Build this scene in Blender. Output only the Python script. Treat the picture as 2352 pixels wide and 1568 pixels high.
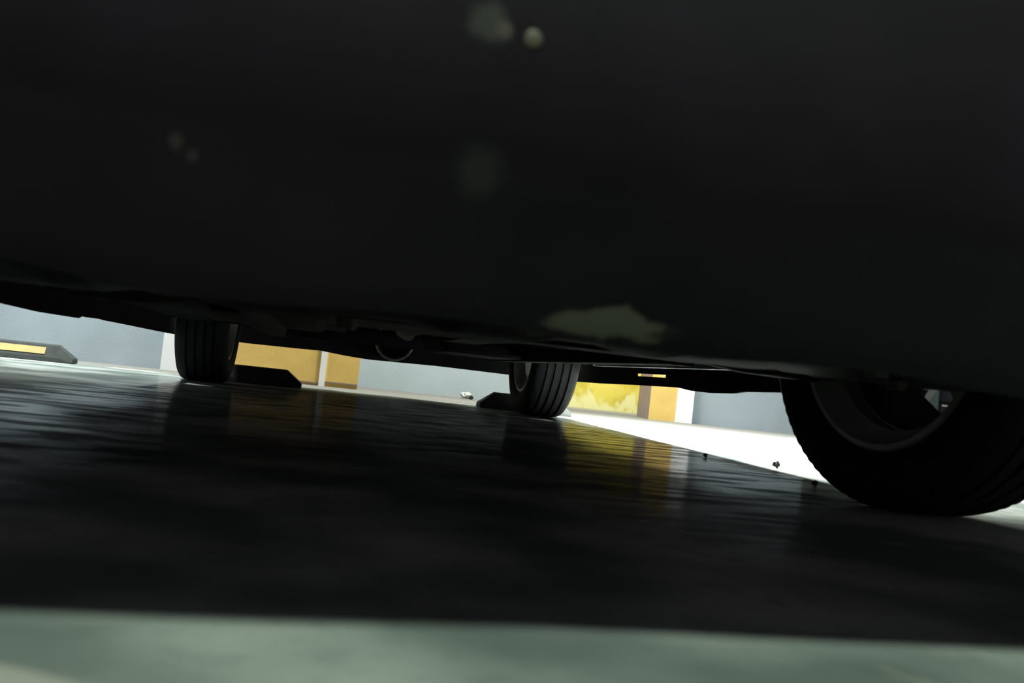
import bpy, bmesh, math, random
from math import sin, cos, pi, sqrt, atan, radians
from mathutils import Vector, Matrix
random.seed(7)
C = bpy.context.scene.collection
for o in list(bpy.data.objects): bpy.data.objects.remove(o)

# ------------------------------------------------------------------ camera, world, exposure
FPX = 2190.0
cam_d = bpy.data.cameras.new('camera'); cam = bpy.data.objects.new('camera', cam_d); C.objects.link(cam)
cam_d.sensor_width = 36.0; cam_d.lens = 36.0 * FPX / 2352.0; cam_d.clip_start = 0.01; cam_d.clip_end = 60
th, pt, ro = radians(11), math.atan(85 / FPX), radians(6.28)
fw = Vector((sin(th) * cos(pt), cos(th) * cos(pt), sin(pt)))
r0 = Vector((cos(th), -sin(th), 0)); u0 = r0.cross(fw)
rr_ = r0 * cos(ro) + u0 * sin(ro); uu_ = u0 * cos(ro) - r0 * sin(ro)
cam.matrix_world = Matrix(((rr_.x, uu_.x, -fw.x, 0), (rr_.y, uu_.y, -fw.y, 0), (rr_.z, uu_.z, -fw.z, 0.15), (0, 0, 0, 1)))
cam_d.dof.use_dof = True; cam_d.dof.focus_distance = 3.6; cam_d.dof.aperture_fstop = 7.5
bpy.context.scene.camera = cam
vs = bpy.context.scene.view_settings
vs.view_transform = 'Standard'; vs.look = 'None'; vs.gamma = 1; vs.use_curve_mapping = False; vs.exposure = 0.0
W = bpy.data.worlds.new('world'); bpy.context.scene.world = W; W.use_nodes = True
W.node_tree.nodes['Background'].inputs[0].default_value = (0.95, 0.83, 1.0, 1)
W.node_tree.nodes['Background'].inputs[1].default_value = 0.34
CEIL = 2.6
# ceiling fittings, the last an added fill light: name, x, y, watts, colour, length along y, label
LAMPS = [
    (0.95, 4.72, 165, (0.96, 1.0, 0.95), 0.6, 0.10, 'white ceiling light above the tail of the parked car', 180),
    (1.14, 3.35, 330, (0.97, 1.0, 0.97), 0.8, 0.26, 'white ceiling light above the right side of the parked car', 70),
    (0.10, -0.60, 60, (0.82, 1.0, 0.86), 0.25, 0.9, 'white ceiling light over the driving lane, ahead of the car', 180),
    (-1.5, 4.55, 43, (0.90, 0.98, 1.0), 0.6, 0.10, 'white ceiling light above the bay left of the car', 80),
    (2.55, 4.00, 62, (0.92, 0.98, 1.0), 0.6, 0.10, 'added unseen fill light above the empty bay right of the car', 75),  # added fill: lifts the right wall and the floor beside the sill
]

# ------------------------------------------------------------------ helpers
def tag(o, label=None, cat=None, group=None, kind=None):
    if label: o['label'] = label
    if cat: o['category'] = cat
    if group: o['group'] = group
    if kind: o['kind'] = kind
    return o
def thing(name, label, cat, loc=(0, 0, 0), rz=0.0, group=None):
    o = bpy.data.objects.new(name, None); C.objects.link(o); o.location = loc; o.rotation_euler = (0, 0, rz)
    o.empty_display_size = 0.1
    return tag(o, label, cat, group)
def obj(name, bm, m, parent=None, smooth=False, bevel=0.0, loc=(0, 0, 0), rot=(0, 0, 0), weld=True):
    if weld: bmesh.ops.remove_doubles(bm, verts=bm.verts, dist=1e-5)
    bmesh.ops.recalc_face_normals(bm, faces=bm.faces)
    me = bpy.data.meshes.new(name); bm.to_mesh(me); bm.free()
    for k in (m if isinstance(m, (list, tuple)) else [m]): me.materials.append(k)
    if smooth:
        for p in me.polygons: p.use_smooth = True
    o = bpy.data.objects.new(name, me); C.objects.link(o); o.location = loc; o.rotation_euler = rot
    if smooth:
        es = o.modifiers.new('edge', 'EDGE_SPLIT'); es.split_angle = radians(38)
    if bevel:
        b = o.modifiers.new('bevel', 'BEVEL'); b.width = bevel; b.segments = 2; b.limit_method = 'ANGLE'
    if parent: o.parent = parent
    return o
def box(bm, x0, x1, y0, y1, z0, z1, mi=0):
    v = [bm.verts.new(p) for p in ((x0, y0, z0), (x1, y0, z0), (x1, y1, z0), (x0, y1, z0), (x0, y0, z1), (x1, y0, z1), (x1, y1, z1), (x0, y1, z1))]
    for f in ((0, 3, 2, 1), (4, 5, 6, 7), (0, 1, 5, 4), (1, 2, 6, 5), (2, 3, 7, 6), (3, 0, 4, 7)):
        bm.faces.new([v[i] for i in f]).material_index = mi
def BOX(*a, **k):
    bm = bmesh.new(); box(bm, *a, **k); return bm
def grid(bm, rows, close=False, mi=0):
    R = [[bm.verts.new(p) for p in r] for r in rows]
    n = len(R[0])
    for i in range(len(R) - 1):
        for j in range(n if close else n - 1):
            try: bm.faces.new((R[i][j], R[i][(j + 1) % n], R[i + 1][(j + 1) % n], R[i + 1][j])).material_index = mi
            except ValueError: pass
    return R
def tube(bm, pts, r, seg=12, cap=True, squash=1.0):
    pts = [Vector(p) for p in pts]; rows = []
    for i, p in enumerate(pts):
        d = (pts[min(i + 1, len(pts) - 1)] - pts[max(i - 1, 0)]).normalized()
        a = d.cross(Vector((0, 0, 1)))
        if a.length < 1e-3: a = Vector((1, 0, 0))
        a.normalize(); b = a.cross(d).normalized()
        q = r[i] if isinstance(r, (list, tuple)) else r
        rows.append([p + a * q * cos(2 * pi * k / seg) + b * q * squash * sin(2 * pi * k / seg) for k in range(seg)])
    R = grid(bm, rows, True)
    if cap:
        bm.faces.new(R[0][::-1]); bm.faces.new(R[-1])
def lathe_x(bm, prof, seg=96, mod=None, mi=0):
    """prof: (x, radius) revolved about the local x axis"""
    rows = []
    for k in range(seg + 1):
        a = 2 * pi * k / seg
        rows.append([(x, (r + (mod(i, k) if mod else 0)) * cos(a), (r + (mod(i, k) if mod else 0)) * sin(a)) for i, (x, r) in enumerate(prof)])
    rows[-1] = rows[0]
    grid(bm, rows, False, mi)
def prism(bm, poly, axis, a0, a1, mi=0):
    """closed polygon in the two other axes, extruded along axis"""
    def P(u, v, a): return {'x': (a, u, v), 'y': (u, a, v), 'z': (u, v, a)}[axis]
    A = [bm.verts.new(P(u, v, a0)) for u, v in poly]; B = [bm.verts.new(P(u, v, a1)) for u, v in poly]
    bm.faces.new(A).material_index = mi; bm.faces.new(B[::-1]).material_index = mi
    for i in range(len(poly)):
        j = (i + 1) % len(poly); bm.faces.new((A[i], A[j], B[j], B[i])).material_index = mi
def lerp(tab, x):
    if x <= tab[0][0]: return tab[0][1]
    for (a, b), (c, d) in zip(tab, tab[1:]):
        if x <= c: return b + (d - b) * (x - a) / (c - a)
    return tab[-1][1]

# ------------------------------------------------------------------ materials
def mat(name, col, rough=0.6, metal=0.0, spec=0.5, var=0.0, scale=8.0, bump=0.0, bscale=60.0, col2=None, coat=0.0):
    m = bpy.data.materials.new(name); m.use_nodes = True; nt = m.node_tree; B = nt.nodes['Principled BSDF']
    B.inputs['Roughness'].default_value = rough; B.inputs['Metallic'].default_value = metal
    B.inputs['Specular IOR Level'].default_value = spec; B.inputs['Coat Weight'].default_value = coat
    tc = nt.nodes.new('ShaderNodeTexCoord')
    n = nt.nodes.new('ShaderNodeTexNoise'); n.inputs['Scale'].default_value = scale; n.inputs['Detail'].default_value = 6
    nt.links.new(tc.outputs['Object'], n.inputs['Vector'])
    r = nt.nodes.new('ShaderNodeValToRGB'); r.color_ramp.elements[0].position = 0.35; r.color_ramp.elements[1].position = 0.68
    c2 = col2 or tuple(c * (1 - var) for c in col)
    r.color_ramp.elements[0].color = (*c2, 1); r.color_ramp.elements[1].color = (*col, 1)
    nt.links.new(n.outputs['Fac'], r.inputs['Fac']); nt.links.new(r.outputs['Color'], B.inputs['Base Color'])
    if bump:
        n2 = nt.nodes.new('ShaderNodeTexNoise'); n2.inputs['Scale'].default_value = bscale; n2.inputs['Detail'].default_value = 4
        nt.links.new(tc.outputs['Object'], n2.inputs['Vector'])
        b = nt.nodes.new('ShaderNodeBump'); b.inputs['Strength'].default_value = bump; b.inputs['Distance'].default_value = 0.004
        nt.links.new(n2.outputs['Fac'], b.inputs['Height']); nt.links.new(b.outputs['Normal'], B.inputs['Normal'])
    return m
M = {}
M['blue'] = mat('blue_grey_wall_paint', (0.38, 0.445, 0.46), 0.55, var=0.12, scale=3, bump=0.15, bscale=90)
M['blue_left'] = mat('pale_blue_grey_paint', (0.38, 0.44, 0.47), 0.55, var=0.15, scale=4, bump=0.15, bscale=90)
M['blue_right'] = mat('dimmed_blue_grey_paint', (0.30, 0.345, 0.37), 0.55, var=0.12, scale=3, bump=0.15, bscale=90)  # the wall blue, darkened to offset the stronger light at right
M['white'] = mat('white_wall_paint', (0.82, 0.82, 0.80), 0.55, var=0.05, scale=5, bump=0.1)
M['orange'] = mat('orange_wall_paint', (0.74, 0.50, 0.14), 0.5, var=0.15, scale=7, bump=0.15)
M['side'] = mat('gap_shadow_tone', (0.26, 0.20, 0.19), 0.8, var=0.2, scale=10)
M['concrete'] = mat('ceiling_concrete', (0.22, 0.22, 0.21), 0.9, var=0.25, scale=2.5, bump=0.3)
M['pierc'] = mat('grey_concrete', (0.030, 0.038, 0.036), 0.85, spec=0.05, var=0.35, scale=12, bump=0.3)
M['rubber'] = mat('tyre_rubber', (0.022, 0.021, 0.023), 0.85, spec=0.15, var=0.3, scale=30)
M['stopr'] = mat('stop_rubber', (0.035, 0.04, 0.035), 0.8, spec=0.3, var=0.4, scale=25, bump=0.2)
M['stopy'] = mat('stop_yellow_strip', (0.42, 0.26, 0.05), 0.6, var=0.2, scale=20)
M['dustp'] = mat('stop_dust', (0.30, 0.27, 0.18), 0.9, var=0.4, scale=30)
M['plastic'] = mat('black_plastic', (0.012, 0.012, 0.013), 0.6, spec=0.35, var=0.3, scale=18, bump=0.25, bscale=40)
M['under'] = mat('underbody_coating', (0.015, 0.013, 0.015), 0.95, spec=0.08, var=0.5, scale=9, bump=0.3, bscale=30)
M['rusty'] = mat('dusty_steel', (0.06, 0.054, 0.045), 0.65, 0.4, var=0.5, scale=14, bump=0.2)
M['alu'] = mat('dull_alloy', (0.36, 0.36, 0.34), 0.6, 0.2, var=0.35, scale=9)
M['steel'] = mat('bright_steel', (0.60, 0.58, 0.54), 0.3, 1.0, var=0.2, scale=20)
M['glint'] = mat('pale_glint', (0.095, 0.088, 0.05), 0.6, 0.0, var=0.1, scale=30)  # pale tone for the light glint set on the bumper
M['dullb'] = mat('dull_bolt', (0.034, 0.037, 0.031), 0.7, 0.0, var=0.2, scale=30)
M['paint'] = mat('dark_car_paint', (0.012, 0.013, 0.016), 0.3, spec=0.5, var=0.1, coat=0.6)
M['glass'] = mat('dark_window_glass', (0.008, 0.009, 0.01), 0.06, spec=0.6)
M['lamp_lens'] = mat('lamp_lens', (0.35, 0.36, 0.38), 0.12, spec=0.6)
M['red'] = mat('tail_lens', (0.25, 0.01, 0.01), 0.15)
M['cabinet'] = mat('dark_grey_metal', (0.010, 0.013, 0.013), 0.7, 0.0, spec=0.1, var=0.15)
M['wrap'] = mat('pale_wrapper', (0.55, 0.57, 0.52), 0.35, var=0.3, scale=40)
M['grit'] = mat('dark_grit', (0.02, 0.02, 0.018), 0.9, var=0.3)
M['housing'] = mat('white_enamel', (0.7, 0.7, 0.68), 0.4)

def N(nt, t, **kw):
    n = nt.nodes.new(t)
    for k, v in kw.items(): setattr(n, k, v)
    return n
def math_(nt, op, a, b=None, clamp=False):
    n = nt.nodes.new('ShaderNodeMath'); n.operation = op; n.use_clamp = clamp
    for i, v in enumerate((a, b)):
        if v is None: continue
        if isinstance(v, (int, float)): n.inputs[i].default_value = v
        else: nt.links.new(v, n.inputs[i])
    return n.outputs[0]
def mixc(nt, fac, a, b):
    n = nt.nodes.new('ShaderNodeMix'); n.data_type = 'RGBA'
    if isinstance(fac, (int, float)): n.inputs[0].default_value = fac
    else: nt.links.new(fac, n.inputs[0])
    for i, v in ((6, a), (7, b)):
        if isinstance(v, tuple): n.inputs[i].default_value = (*v, 1)
        else: nt.links.new(v, n.inputs[i])
    return n.outputs[2]
def noise(nt, vec, scale, detail=5, stretch=None):
    n = nt.nodes.new('ShaderNodeTexNoise'); n.inputs['Scale'].default_value = scale; n.inputs['Detail'].default_value = detail
    if stretch:
        mp = nt.nodes.new('ShaderNodeMapping'); mp.inputs['Scale'].default_value = stretch
        nt.links.new(vec, mp.inputs['Vector']); vec = mp.outputs[0]
    nt.links.new(vec, n.inputs['Vector']); return n.outputs['Fac']
def smooth(nt, v, a, b):
    n = nt.nodes.new('ShaderNodeMapRange'); n.interpolation_type = 'SMOOTHSTEP'
    nt.links.new(v, n.inputs[0]); n.inputs[1].default_value = a; n.inputs[2].default_value = b; return n.outputs[0]

POL = (0.10, 0.46)
def floor_material():
    m = bpy.data.materials.new('polished_floor'); m.use_nodes = True; nt = m.node_tree; B = nt.nodes['Principled BSDF']
    g = N(nt, 'ShaderNodeNewGeometry').outputs['Position']
    s = N(nt, 'ShaderNodeSeparateXYZ'); nt.links.new(g, s.inputs[0]); x, y = s.outputs[0], s.outputs[1]
    big = noise(nt, g, 3.5, 5); fine = noise(nt, g, 28, 6); streak = noise(nt, g, 5, 6, (1.0, 3.2, 1))
    c = mixc(nt, smooth(nt, big, .38, .64), (0.15, 0.178, 0.16), (0.42, 0.455, 0.41))
    c = mixc(nt, math_(nt, 'MULTIPLY', smooth(nt, fine, .45, .75), 0.4), c, (0.13, 0.15, 0.135))
    c = mixc(nt, math_(nt, 'MULTIPLY', smooth(nt, noise(nt, g, 9, 3), .62, .75), 0.5), c, (0.34, 0.35, 0.27))
    # floor darkened and dulled along the wall: dimmer light put into the colour
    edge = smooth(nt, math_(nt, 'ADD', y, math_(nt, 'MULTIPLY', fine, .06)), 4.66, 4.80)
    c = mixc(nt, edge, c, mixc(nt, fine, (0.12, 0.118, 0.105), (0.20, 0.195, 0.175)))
    # pale rounded area of floor ahead of the car
    dx = math_(nt, 'MULTIPLY', math_(nt, 'ADD', x, 0.23), 1.0); dy = math_(nt, 'MULTIPLY', math_(nt, 'SUBTRACT', y, 0.28), 1.15)
    rr = math_(nt, 'SQRT', math_(nt, 'ADD', math_(nt, 'MULTIPLY', dx, dx), math_(nt, 'MULTIPLY', dy, dy)))
    pale_patch = math_(nt, 'SUBTRACT', 1.0, smooth(nt, math_(nt, 'ADD', rr, math_(nt, 'MULTIPLY', big, .02)), .232, .25))
    c = mixc(nt, math_(nt, 'MULTIPLY', pale_patch, 0.8), c, (0.50, 0.46, 0.40))
    nt.links.new(c, B.inputs['Base Color'])
    ro_ = N(nt, 'ShaderNodeMapRange'); nt.links.new(streak, ro_.inputs[0])
    ro_.inputs[1].default_value = .3; ro_.inputs[2].default_value = .7; ro_.inputs[3].default_value = .06; ro_.inputs[4].default_value = .16
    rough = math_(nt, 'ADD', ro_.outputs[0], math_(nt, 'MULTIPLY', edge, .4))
    nt.links.new(rough, B.inputs['Roughness']); B.inputs['Specular IOR Level'].default_value = 0.4
    dif = N(nt, 'ShaderNodeBsdfDiffuse'); nt.links.new(c, dif.inputs[0])
    mx = N(nt, 'ShaderNodeMixShader'); out = nt.nodes['Material Output']
    pol = math_(nt, 'ADD', POL[0], math_(nt, 'MULTIPLY', smooth(nt, streak, .40, .60), POL[1]))
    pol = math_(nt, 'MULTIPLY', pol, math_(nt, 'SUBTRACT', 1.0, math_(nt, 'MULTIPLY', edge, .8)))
    # dusty, dull strip down the middle of the bay and towards the lane
    nx = math_(nt, 'ADD', x, math_(nt, 'MULTIPLY', math_(nt, 'SUBTRACT', noise(nt, g, 3, 4), .5), .35))
    dull = math_(nt, 'MULTIPLY', smooth(nt, nx, -.52, -.36), math_(nt, 'SUBTRACT', 1.0, smooth(nt, nx, .62, .84)))
    dull = math_(nt, 'MAXIMUM', dull, math_(nt, 'SUBTRACT', 1.0, smooth(nt, y, 1.2, 1.9)))
    dull = math_(nt, 'MAXIMUM', dull, math_(nt, 'MULTIPLY', math_(nt, 'SUBTRACT', 1.0, smooth(nt, nx, -.80, -.62)), .85))
    pol = math_(nt, 'MULTIPLY', pol, math_(nt, 'SUBTRACT', 1.0, math_(nt, 'MULTIPLY', dull, .88)))
    nt.links.new(pol, mx.inputs[0]); nt.links.new(dif.outputs[0], mx.inputs[1]); nt.links.new(B.outputs[0], mx.inputs[2]); nt.links.new(mx.outputs[0], out.inputs['Surface'])
    bp = N(nt, 'ShaderNodeBump'); bp.inputs['Strength'].default_value = 0.35; bp.inputs['Distance'].default_value = 0.0016
    hgt = math_(nt, 'ADD', noise(nt, g, 7, 3, (1.0, 2.6, 1)), math_(nt, 'MULTIPLY', noise(nt, g, 60, 3), .08))
    nt.links.new(hgt, bp.inputs['Height']); nt.links.new(bp.outputs[0], B.inputs['Normal'])
    return m
def yellow_material():
    m = bpy.data.materials.new('peeling_yellow_paint'); m.use_nodes = True; nt = m.node_tree; B = nt.nodes['Principled BSDF']
    g = N(nt, 'ShaderNodeNewGeometry').outputs['Position']
    s = N(nt, 'ShaderNodeSeparateXYZ'); nt.links.new(g, s.inputs[0]); z = s.outputs[2]
    n1 = noise(nt, g, 11, 5, (1.3, 1, .6)); n2 = noise(nt, g, 6, 3)
    base = mixc(nt, smooth(nt, n2, .4, .6), (0.62, 0.48, 0.05), (0.78, 0.65, 0.11))
    # bleached salt bloom that rises from the base of the wall with a ragged top
    top = math_(nt, 'SUBTRACT', math_(nt, 'MULTIPLY', n1, .42), z)
    bloom = smooth(nt, top, .09, .17)
    c = mixc(nt, bloom, base, (0.84, 0.79, 0.36))
    c = mixc(nt, smooth(nt, math_(nt, 'SUBTRACT', .022, z), 0.0, .018), c, (0.45, 0.43, 0.36))
    nt.links.new(c, B.inputs['Base Color']); B.inputs['Roughness'].default_value = .6
    return m
def bumper_material():
    m = mat('scuffed_black_plastic', (0.017, 0.012, 0.018), 0.7, spec=0.2, var=0.4, scale=9, bump=0.3, bscale=14)
    nt = m.node_tree; B = nt.nodes['Principled BSDF']; old = B.inputs['Base Color'].links[0].from_socket
    g = N(nt, 'ShaderNodeNewGeometry').outputs['Position']
    s = N(nt, 'ShaderNodeSeparateXYZ'); nt.links.new(g, s.inputs[0]); x, y, z = s.outputs
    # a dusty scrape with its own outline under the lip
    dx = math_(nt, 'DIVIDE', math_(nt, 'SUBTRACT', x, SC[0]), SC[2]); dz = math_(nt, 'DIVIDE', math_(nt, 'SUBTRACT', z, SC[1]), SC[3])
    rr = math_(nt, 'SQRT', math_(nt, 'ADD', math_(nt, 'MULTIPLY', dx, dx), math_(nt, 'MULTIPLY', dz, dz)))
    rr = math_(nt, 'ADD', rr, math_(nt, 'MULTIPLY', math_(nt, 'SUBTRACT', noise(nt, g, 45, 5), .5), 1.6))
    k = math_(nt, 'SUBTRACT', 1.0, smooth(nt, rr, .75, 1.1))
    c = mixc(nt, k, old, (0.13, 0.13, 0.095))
    # soft pale smudges; the upper pair paints blurred lamp glints into the colour
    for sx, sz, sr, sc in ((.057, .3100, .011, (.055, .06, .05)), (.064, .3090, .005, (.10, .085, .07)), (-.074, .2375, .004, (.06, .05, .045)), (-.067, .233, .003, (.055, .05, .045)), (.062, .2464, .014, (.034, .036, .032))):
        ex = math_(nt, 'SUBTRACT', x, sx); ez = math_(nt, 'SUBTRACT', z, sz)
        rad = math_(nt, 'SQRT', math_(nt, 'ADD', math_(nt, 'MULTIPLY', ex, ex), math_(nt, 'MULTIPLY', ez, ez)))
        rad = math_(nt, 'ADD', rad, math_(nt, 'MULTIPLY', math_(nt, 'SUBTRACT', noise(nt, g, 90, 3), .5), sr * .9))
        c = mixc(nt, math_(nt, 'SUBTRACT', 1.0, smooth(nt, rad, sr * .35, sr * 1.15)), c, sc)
    nt.links.new(c, B.inputs['Base Color'])
    return m
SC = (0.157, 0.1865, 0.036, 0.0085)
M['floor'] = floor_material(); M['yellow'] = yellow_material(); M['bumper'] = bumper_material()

# ------------------------------------------------------------------ the garage
def struct(name, bm, m, **k): return tag(obj(name, bm, m, **k), kind='structure')
X0, X1, Y0, YB = -6.5, 7.5, -6.0, 5.85
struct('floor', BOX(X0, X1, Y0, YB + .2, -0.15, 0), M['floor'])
struct('ceiling', BOX(X0, X1, Y0, YB + .2, CEIL, CEIL + .15), M['concrete'])
bm = bmesh.new()                                   # recessed back wall: blue, then yellow
box(bm, .20, 1.30, YB, YB + .2, 0, CEIL, 0); box(bm, 1.30, 1.908, YB, YB + .2, 0, CEIL, 1); box(bm, 1.908, 2.30, YB, YB + .2, 0, CEIL, 1)
struct('wall_back', bm, [M['blue'], M['yellow']], weld=False)
struct('wall_back_left', BOX(X0, -.82, 5.2, YB + .2, 0, CEIL), M['blue_left'])
struct('wall_back_right', BOX(2.185, X1, 5.42, YB + .2, 0, CEIL), M['blue_right'])
def pier(name, x0, x1, y0, bands, sm, label, splay=0.0):
    bm = bmesh.new()
    ms = [M['side']]
    v = {}
    for a, b, m in bands:
        ms.append(m); box(bm, a, b, y0, YB + .2, 0, CEIL, len(ms) - 1)
    for f in bm.faces:
        f.normal_update()
        if abs(f.normal.x) > .5: f.material_index = 0
    for vv in bm.verts:                            # splayed left reveal
        if splay and abs(vv.co.x - x0) < 1e-4 and vv.co.y > y0 + .1: vv.co.x += splay
    o = obj(name, bm, ms, weld=False); return tag(o, label, 'pillar')
o = pier('pillar', -.82, .20, 5.20, [(-.82, -.66, M['white']), (-.66, .195, M['orange'])], M['side'],
     'wide yellow and white painted wall pillar behind the left rear tyre')
o = pier('pillar', 1.912, 2.185, 5.38, [(1.912, 2.077, M['orange']), (2.077, 2.185, M['white'])], M['side'],
     'narrow orange and white painted wall pillar right of the right rear tyre', .125)
struct('trim_1', BOX(-.012, .020, 5.188, 5.2, 0.0, CEIL), M['white'])
bm = bmesh.new(); box(bm, -.30, -.012, 5.194, 5.2, 0.012, .018); box(bm, .02, .195, 5.194, 5.2, 0.022, .028)
struct('gap_shadow_strip', bm, M['side'])  # dark strips standing in for the gap shadow at the pillar foot
# grey concrete post and the dark cabinet seen through the front wheel
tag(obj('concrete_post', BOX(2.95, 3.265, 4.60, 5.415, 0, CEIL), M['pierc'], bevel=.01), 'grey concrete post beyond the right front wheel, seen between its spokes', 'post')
cb = thing('metal_cabinet', 'dark grey metal cabinet right of the concrete post, seen through the front wheel', 'cabinet', (3.635, 5.0, 0))
obj('body', BOX(-.36, .36, -.30, .41, 0.0, 1.30), M['cabinet'], cb, bevel=.006)
obj('door', BOX(-.345, .345, -.315, -.30, .281, 1.27), M['cabinet'], cb, bevel=.004)
dr = obj('drawer', BOX(-.345, .345, -.315, -.30, .03, .274), M['cabinet'], cb, bevel=.004)
bm = bmesh.new(); tube(bm, [(-.325, -.318, .264), (-.318, -.345, .263), (-.22, -.345, .261), (-.213, -.318, .261)], .007)
obj('handle', bm, M['steel'], dr)['label'] = 'bright metal handle'

# wheel stops: low bars with chamfered ends
def wheel_stop(loc, rz, L, stripe, label, h=.078):
    t = thing('wheel_stop', label, 'wheel stop', loc, rz, None)
    bm = bmesh.new(); D = .075
    rows = []
    for x, s in ((-L / 2, .3), (-L / 2 + .005, .34), (-L / 2 + .07, 1), (L / 2 - .07, 1), (L / 2 - .005, .34), (L / 2, .3)):
        hh = h * s
        rows.append([(x, -D, 0), (x, -D + .008 * s, hh * .25), (x, -D + .045 * s, hh * .92), (x, -D + .055 * s, hh), (x, D - .055 * s, hh), (x, D - .045 * s, hh * .92), (x, D - .008 * s, hh * .25), (x, D, 0)])
    R = grid(bm, rows, True); bm.faces.new(R[0][::-1]); bm.faces.new(R[-1])
    obj('rubber_block', bm, M['stopr'], t, bevel=.003)
    if stripe:
        for a, b in ((-L / 2 + .12, L / 2 - .12),):
            bm = bmesh.new()
            y = lambda zz: -D + .008 + (zz / h - .25) / .67 * .037
            z0, z1 = h * .42, h * .80
            p = [(a, y(z0) - .003, z0), (b, y(z0) - .003, z0), (b, y(z1) - .003, z1), (a, y(z1) - .003, z1)]
            q = [(u, v + .006, w) for u, v, w in p]
            A = [bm.verts.new(k) for k in p]; Bq = [bm.verts.new(k) for k in q]
            bm.faces.new(A); bm.faces.new(Bq[::-1])
            for i in range(4): bm.faces.new((A[i], A[(i + 1) % 4], Bq[(i + 1) % 4], Bq[i]))
            obj('reflective_strip', bm, M['stopy'], t)['label'] = 'yellow strip along the front'
    return t
wheel_stop((-1.395, 4.60, 0), radians(5), .60, True, 'black rubber wheel stop with a yellow strip, in the empty bay at left')
wheel_stop((-.345, 4.50, 0), 0, .52, False, 'black wheel stop sticking out behind the left rear tyre')
wheel_stop((.958, 4.46, 0), radians(-2), .44, False, 'black wheel stop behind the right rear tyre, both ends showing')

# litter and grit
def crumple(name, loc, r, seed, m, label, cat, flat=.6, group=None):
    rnd = random.Random(seed); bm = bmesh.new(); bmesh.ops.create_icosphere(bm, subdivisions=3, radius=r)
    for v in bm.verts:
        a = 1 + .35 * sin(v.co.x / r * 3.1 + seed) * cos(v.co.y / r * 4.3 + seed) + rnd.uniform(-.13, .13)
        v.co *= a; v.co.z *= flat
    zmin = min(v.co.z for v in bm.verts)
    for v in bm.verts: v.co.z -= zmin
    return tag(obj(name, bm, m, loc=loc), label, cat, group)
crumple('crumpled_wrapper', (.86, 5.70, 0), .030, 3, M['wrap'], 'small crumpled pale wrapper at the foot of the wall, left one', 'litter')
crumple('crumpled_wrapper', (.99, 5.50, 0), .026, 5, M['wrap'], 'small crumpled pale wrapper near the wheel stop of the right rear tyre', 'litter', .75)
crumple('dead_leaf', (.875, 5.57, 0), .012, 8, M['grit'], 'dark scrap between the two pale wrappers by the wall', 'litter', .9)
for i, (x, y, r, l) in enumerate(((1.135, 2.215, .008, 'largest dark grit crumb on the floor left of the front wheel'), (1.005, 1.79, .006, 'dark grit crumb nearest the bottom of the front wheel'),
                                  (1.01, 2.37, .005, 'small dark grit crumb farthest left of those by the front wheel'))):
    crumple('grit_crumb', (x, y, 0), r, 20 + i, M['grit'], l, 'grit', .9)

# ceiling fittings
for i, (x, y, w, col, ly, lx, label, spread) in enumerate(LAMPS):
    t = thing('ceiling_light', label, 'ceiling light', (x, y, CEIL))
    hx, hy = max(lx, .1) / 2, ly / 2
    obj('housing', BOX(-hx - .04, hx + .04, -hy - .04, hy + .04, -.06, 0), M['housing'], t, bevel=.005)
    em = bpy.data.materials.new('lit_tube'); em.use_nodes = True; B = em.node_tree.nodes['Principled BSDF']
    B.inputs['Emission Color'].default_value = (*col, 1); B.inputs['Emission Strength'].default_value = 3.0
    bm = bmesh.new()
    if ly >= lx: tube(bm, [(0, -hy, -.085), (0, hy, -.085)], .016)
    else: tube(bm, [(-hx, 0, -.085), (hx, 0, -.085)], .016)
    obj('tube', bm, em, t, smooth=True)
    ld = bpy.data.lights.new('tube_light', 'AREA'); ld.shape = 'RECTANGLE'; ld.size = lx; ld.size_y = ly; ld.energy = w; ld.color = col; ld.spread = radians(spread)
    lo = bpy.data.objects.new('tube_light', ld); C.objects.link(lo); lo.parent = t; lo.location = (0, 0, -.11)

# ------------------------------------------------------------------ the car
CX = .22; HW = .90; YF, YR = 1.45, 4.10; RT = .315
car = thing('car', 'dark car parked tail to the wall, seen from under its nose', 'car', (CX, 2.6, 0))
def carpart(name, bm, m, parent=None, **k):
    for v in bm.verts: v.co -= Vector((CX, 2.6, 0))
    return obj(name, bm, m, parent or car, **k)
TOP = [(.42, .62), (.55, .72), (.9, .84), (1.30, .95), (1.45, 1.02), (2.15, 1.42), (2.8, 1.47), (3.6, 1.44), (4.15, 1.27), (4.45, .99), (4.55, .92), (4.62, .80)]
WID = [(.42, .60), (.5, .70), (.7, .80), (1.1, .89), (1.6, .90), (3.9, .90), (4.3, .86), (4.5, .76), (4.62, .66)]
def zbot(y):
    z = lerp([(.42, .36), (.7, .30), (.9, .235), (4.3, .235), (4.4, .28), (4.62, .32)], y)
    for yc in (YF, YR):
        d = abs(y - yc)
        if d < .365: z = max(z, .315 + sqrt(.365 ** 2 - d * d))
    return z
def section(y, off=0.0):
    w = lerp(WID, y) + off; zt = lerp(TOP, y) + off; zb = zbot(y); belt = min(.93, zt - .03)
    mid = max(.55 if belt > .6 else belt - .15, zb + .02); mid = min(mid, belt - .02)
    low = zb + (mid - zb) * .35
    tw = w * (1 - .34 * min(1, max(0, zt - .95) / .45))
    P = [(w * .95, zb), (w * .985, low), (w, mid), (w * .97, belt), (w * .5 + tw * .47, belt + (zt - belt) * .5), (tw * .93, zt - .035 * min(1, (zt - belt) / .1)), (tw * .6, zt - .004), (0, zt)]
    return [(CX + x, y, z) for x, z in P] + [(CX - x, y, z) for x, z in P[-2::-1]]
bm = bmesh.new(); ys = [.60 + (4.62 - .60) * i / 120 for i in range(121)]
R = grid(bm, [section(y) for y in ys]); bm.faces.new(R[0]); bm.faces.new(R[-1][::-1])
body = carpart('body', bm, M['paint'], smooth=True)
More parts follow.
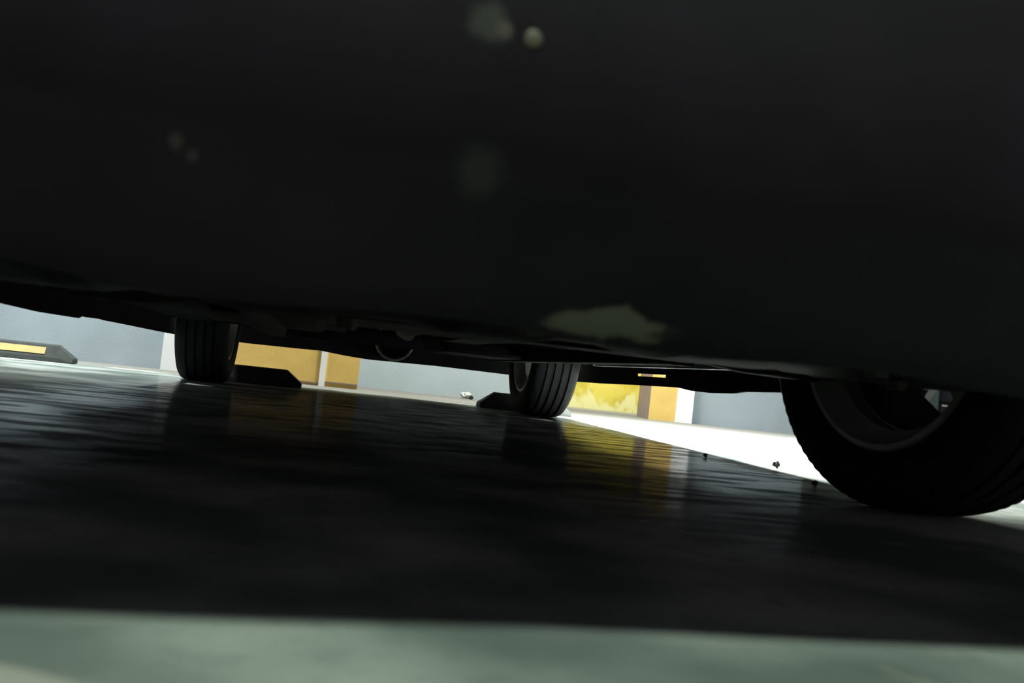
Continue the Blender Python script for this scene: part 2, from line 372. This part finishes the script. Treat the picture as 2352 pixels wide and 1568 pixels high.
s = body.modifiers.new('thick', 'SOLIDIFY'); s.thickness = .012; s.offset = -1
def patch(name, y0, y1, a, b, m, lab=None):
    """a panel of the shell between stations y0..y1 and section points a..b, standing 4 mm proud"""
    bm = bmesh.new(); n = 14
    grid(bm, [section(y0 + (y1 - y0) * i / n, .005)[a:b + 1] for i in range(n + 1)])
    o = carpart(name, bm, M[m], smooth=True); sm = o.modifiers.new('thick', 'SOLIDIFY'); sm.thickness = .004
    if lab: o['label'] = lab
    return o
patch('windshield', 1.50, 2.10, 5, 9, 'glass'); patch('rear_window', 4.17, 4.42, 5, 9, 'glass')
for a, b in ((3, 5), (9, 11)):
    patch('side_window', 2.05, 2.85, a, b, 'glass'); patch('side_window', 2.92, 3.75, a, b, 'glass')
for a, b in ((2, 3), (11, 12)):
    patch('headlight', .64, .92, a, b, 'lamp_lens'); patch('tail_light', 4.42, 4.58, a, b, 'red')

# front bumper: lip swept across the nose and turned up towards the wheels
def bumper_rows(sgn, yc, depth, prof_fn, n=48, half=.86, skew=0.0):
    rows = []
    for i in range(n + 1):
        u = -1 + 2 * i / n; x = CX + half * (u if abs(u) < .9 else math.copysign(.9 + (abs(u) - .9) * .55, u))
        y = yc + sgn * depth * abs(u) ** 3.2 + (skew * min(x + .15, .30) + skew * .2 * max(x - .15, 0))
        rows.append([(x, y + sgn * dy, z) for dy, z in prof_fn(u, x)])
    return rows
def front_prof(u, x):
    l = .178 + .050 * max(0, (abs(u) - .35) / .65) ** 1.5 + .003 * sin(x * 23)
    return [(.10, .72), (.03, .60), (.00, .47), (-.006, .40), (-.007, .335), (-.006, .30), (.003, .27), (.015, .24), (.04, l + .032), (.065, l + .012), (.085, l), (.115, l), (.125, l + .008), (.16, l + .02), (.16, .45)]
bm = bmesh.new(); R = grid(bm, bumper_rows(1, .40, .27, front_prof, skew=.155)); bmesh.ops.recalc_face_normals(bm, faces=bm.faces)
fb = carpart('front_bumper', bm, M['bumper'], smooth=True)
# pale knob standing in for a glint of light on the bumper
for x, y, z, r in ((.0778, .426, .3078, .0046),):
    bm = bmesh.new(); bmesh.ops.create_uvsphere(bm, u_segments=16, v_segments=10, radius=r)
    for v in bm.verts: v.co.y *= .3; v.co += Vector((x, y + .004, z))
    o = carpart('bolt_or_glint', bm, M['glint'] if x > .07 else M['dullb'], smooth=True)
# rear bumper
RB = [(-.62, .190), (-.36, .179), (-.11, .181), (-.02, .183), (.10, .172), (.149, .169), (.217, .166), (.532, .171), (.747, .169), (.921, .167), (1.13, .172)]
def rear_prof(u, x):
    l = lerp(RB, x)
    return [(0, .62), (-.02, .5), (-.01, .40), (.03, .30), (.05, l + .02), (.06, l), (.085, l), (.09, l + .02), (.10, .38)]
bm = bmesh.new(); grid(bm, bumper_rows(-1, 4.66, .10, rear_prof, 90, .87)); carpart('rear_bumper', bm, M['plastic'], smooth=True)
# sill flanges: a folded seam hanging below each side, its lower edge slightly ragged
def flange(x, pts, hole=None, top=.262):
    bm = bmesh.new(); ys = [pts[0][0] + (pts[-1][0] - pts[0][0]) * i / 150 for i in range(151)]
    rnd = random.Random(3)
    for a, b in zip(ys, ys[1:]):
        za = lerp(pts, a); zb_ = lerp(pts, b)
        spans = [(za, zb_, top)]
        if hole and hole[0] < (a + b) / 2 < hole[1]: spans = [(za, zb_, hole[2]), (hole[3], hole[3], top)]
        for p, q, t in spans:
            v = [bm.verts.new(k) for k in ((x - .004, a, p), (x + .004, a, p), (x + .004, b, q), (x - .004, b, q), (x - .004, a, t), (x + .004, a, t), (x + .004, b, t), (x - .004, b, t))]
            for f in ((0, 3, 2, 1), (4, 5, 6, 7), (0, 1, 5, 4), (1, 2, 6, 5), (2, 3, 7, 6), (3, 0, 4, 7)): bm.faces.new([v[i] for i in f])
    return carpart('sill_flange', bm, M['under'])
flange(-.60, [(1.85, .190), (1.93, .186), (2.18, .181), (2.50, .1815), (2.53, .1875), (2.60, .187), (2.75, .1885), (2.78, .187), (3.15, .185), (3.70, .181), (4.06, .1795)])
flange(1.095, [(1.85, .200), (2.08, .190), (2.35, .1825), (2.42, .176), (2.58, .1715), (2.72, .173), (2.80, .178), (2.84, .1795), (3.28, .1755), (3.70, .170), (4.10, .168)], (2.95, 3.24, .208, .2175))
# floor pan with lengthwise swages and a tunnel
def pan_z(x):
    u = (x - CX) / .85
    z = .245 + .012 * (sin(u * 21) > .3)
    if abs(u) < .16: z = .33
    return z
bm = bmesh.new(); xs = [CX - .85 + 1.70 * i / 68 for i in range(69)]
grid(bm, [[(x, y, pan_z(x)) for x in xs] for y in (1.83, 2.2, 2.8, 3.3, 3.72)])
o = carpart('floor_pan', bm, M['under']); s = o.modifiers.new('thick', 'SOLIDIFY'); s.thickness = .01; s.offset = 1
bm = bmesh.new(); box(bm, CX - .58, CX + .58, 3.72, 4.60, .33, .35); carpart('boot_floor', bm, M['under'])
bm = bmesh.new(); box(bm, CX - .58, CX + .58, 1.0, 1.83, .40, .42); carpart('engine_block', bm, M['under'])
for x in (-.18, .68):
    bm = bmesh.new(); prism(bm, [(x - .035, .26), (x - .025, .212), (x + .025, .212), (x + .035, .26)], 'y', 1.75, 3.75); carpart('chassis_rail', bm, M['under'], bevel=.004)
# engine undertray
bm = bmesh.new(); n = 30; rows = []
for i in range(n + 1):
    y = .56 + .64 * i / n; rows.append([(CX - .60 + 1.20 * j / 40, y, .196 + .006 * (sin((CX - .6 + 1.2 * j / 40) * 26) > .2) - .004 * cos(i / n * 9)) for j in range(41)])
grid(bm, rows); o = carpart('undertray', bm, M['plastic']); s = o.modifiers.new('thick', 'SOLIDIFY'); s.thickness = .006; s.offset = 1
for x, y in ((-.12, .75), (.15, .70), (.45, .72), (.62, .95), (.02, 1.05)):
    bm = bmesh.new(); tube(bm, [(x, y, .184), (x, y, .196)], .011, 6); carpart('bolt_or_glint', bm, M['rusty'])
# gearbox pan, subframe, arms
bm = bmesh.new(); box(bm, -.02, .30, 1.22, 1.55, .205, .36); carpart('oil_pan', bm, M['rusty'], bevel=.02)
bm = bmesh.new(); box(bm, -.16, .68, 1.56, 1.70, .215, .27); box(bm, -.16, -.06, 1.22, 1.56, .22, .27); box(bm, .58, .68, 1.22, 1.56, .22, .27); carpart('subframe', bm, M['under'], bevel=.012)
def front_side(sg):
    X = lambda d: CX + sg * d
    bm = bmesh.new(); tube(bm, [(X(.40), 1.62, .235), (X(.50), 1.58, .222), (X(.60), 1.50, .215), (X(.64), 1.45, .225)], [.030, .034, .030, .022], 12, True, .5)
    tube(bm, [(X(.40), 1.30, .24), (X(.50), 1.38, .228), (X(.60), 1.45, .22)], [.024, .022, .03], 12, True, .6)
    carpart('control_arm', bm, M['rusty'], smooth=True)
    bm = bmesh.new(); tube(bm, [(X(.2), 1.64, .29), (X(.62), 1.58, .28)], .010); carpart('tie_rod', bm, M['rusty'], smooth=True)
    bm = bmesh.new(); tube(bm, [(X(.15), 1.45, .32), (X(.62), 1.45, .315)], .014); tube(bm, [(X(.54), 1.45, .315), (X(.60), 1.45, .315)], .035); carpart('drive_shaft', bm, M['rusty'], smooth=True)
for sg in (-1, 1): front_side(sg)
def liner(x0, x1, yc, r=.36):
    bm = bmesh.new(); rows = []
    for i in range(25):
        a = radians(-12 + 204 * i / 24); rows.append([(x, yc + r * cos(a), .315 + r * sin(a)) for x in (x0, x1)])
    grid(bm, rows)
    o = carpart('wheel_liner', bm, M['plastic'], smooth=True); s = o.modifiers.new('thick', 'SOLIDIFY'); s.thickness = .005
for sg in (-1, 1):
    for yc in (YF, YR): a, b = sorted((CX + sg * .54, CX + sg * .83)); liner(a, b, yc)
# fuel tank, rear beam axle, exhaust
bm = bmesh.new(); box(bm, .36, .66, 3.05, 3.62, .215, .33); carpart('fuel_tank', bm, M['under'], bevel=.03)
bm = bmesh.new(); tube(bm, [(-.38, 4.10, .30), (-.30, 3.95, .27), (-.1, 3.88, .255), (.6, 3.88, .255), (.80, 3.95, .27), (.88, 4.10, .30)], .032, 14); carpart('rear_axle', bm, M['under'], smooth=True)
for sg in (-1, 1):
    bm = bmesh.new(); tube(bm, [(CX + sg * .50, 3.62, .30), (CX + sg * .54, 3.88, .27), (CX + sg * .60, 4.10, .31)], .028); carpart('trailing_arm', bm, M['under'], smooth=True)
bm = bmesh.new(); tube(bm, [(.20, 1.40, .30), (.24, 1.75, .262), (.25, 2.0, .268), (.25, 3.2, .272), (.30, 3.60, .275), (.305, 3.72, .28)], .027, 14); carpart('exhaust_pipe', bm, M['rusty'], smooth=True)
def lathe_y(prof, x, z, seg=40):
    bm = bmesh.new(); rows = []
    for k in range(seg + 1):
        a = 2 * pi * k / seg; rows.append([(x + r * cos(a), y, z + r * sin(a)) for y, r in prof])
    rows[-1] = rows[0]; grid(bm, rows); return bm
mf = carpart('muffler', lathe_y([(4.42, .0), (4.42, .082), (4.43, .088), (4.56, .088), (4.57, .08), (4.57, 0)], .312, .262), M['under'], smooth=True)
bm = lathe_y([(4.412, .080), (4.408, .086), (4.414, .091), (4.424, .091), (4.424, .080), (4.412, .080)], .312, .262)
o = carpart('muffler_seam', bm, M['alu'], smooth=True); o.parent = mf

# wheels
TYRE = [(-.078, .208), (-.092, .222), (-.101, .248), (-.102, .268), (-.096, .290), (-.087, .304), (-.074, .3105)]
gro = []
for c in (-.050, -.017, .017, .050): gro += [(c - .0055, .314), (c - .0045, .3065), (c + .0045, .3065), (c + .0055, .314)]
TP = TYRE + gro + [(-x, r) for x, r in TYRE[::-1]]
def tyre_bm():
    bm = bmesh.new(); n = 240
    sh = {5, 6, len(TP) - 6, len(TP) - 7}
    lathe_x(bm, TP + [(.070, .200), (-.070, .200), TP[0]], n, lambda i, k: (-.0018 if (i in sh and k % 3 == 0) else 0))
    for v in bm.verts:
        if v.co.z < -.312: v.co.z = -.312
    return bm
def rim_bm():
    bm = bmesh.new()
    lathe_x(bm, [(-.086, .216), (-.090, .213), (-.090, .205), (-.082, .202), (-.060, .196), (-.045, .178), (.030, .180), (.055, .192), (.078, .198), (.086, .206), (.088, .214), (.084, .217)], 96)
    lathe_x(bm, [(.035, .0), (.035, .058), (.050, .072), (.072, .062), (.078, .03), (.078, 0)], 48)
    for k in range(5):
        a = 2 * pi * k / 5 + SP
        for q in (-1, 1):
            rows = []
            for r, w, x, t in ((.045, .022, .058, .026), (.11, .016, .064, .022), (.165, .014, .066, .020), (.198, .018, .070, .022)):
                c = (0, r * cos(a) - q * (.012 + .11 * r) * sin(a), r * sin(a) + q * (.012 + .11 * r) * cos(a))
                tx = (-sin(a) * w, cos(a) * w)
                rows.append([(x + sx * t / 2, c[1] + sy * tx[0], c[2] + sy * tx[1]) for sx, sy in ((-1, -1), (-1, 1), (1, .7), (1, -.7))])
            R = grid(bm, rows, True); bm.faces.new(R[0][::-1]); bm.faces.new(R[-1])
    return bm
SP = radians(96)
def wheel(x, y, side, rz, front):
    """side +1: outer face towards +x"""
    rz_ = rz + (0 if side > 0 else pi)
    rim = obj('wheel', rim_bm(), M['alu'], car, smooth=True, loc=(x - CX, y - 2.6, .3125), rot=(0, 0, rz_))
    rim['label'] = 'double-spoked alloy wheel'
    obj('tyre', tyre_bm(), M['rubber'], rim, smooth=True)
    bm = bmesh.new()
    if front:
        lathe_x(bm, [(.002, .055), (.002, .104), (.022, .104), (.022, .055), (.035, .05), (.035, 0), (-.03, 0), (-.03, .05), (.002, .055)], 64)
        obj('brake_disc', bm, M['rusty'], rim, smooth=True)
        # stamped dust shield, open towards the front
        poly = [(-.078, -.160)] + [(.178 * cos(radians(a)), .178 * sin(radians(a))) for a in range(242, 462, 5)] + [(-.05, .06), (-.03, .0), (-.016, -.06), (-.012, -.112)]
        bm = bmesh.new(); prism(bm, [(u * side, v) for u, v in poly], 'x', -.012, -.009)
        obj('dust_shield', bm, M['rusty'], rim)
    else:
        lathe_x(bm, [(.03, 0), (.03, .11), (.0, .118), (-.03, .118), (-.035, .105), (-.035, 0)], 48)
        obj('brake_drum', bm, M['rusty'], rim, smooth=True)
    return rim
wheel(1.005, YF + .02, 1, radians(8), True); wheel(-.585, 1.33, -1, radians(8), True)
wheel(.945, YR, 1, 0, False); wheel(-.473, YR + .02, -1, 0, False)
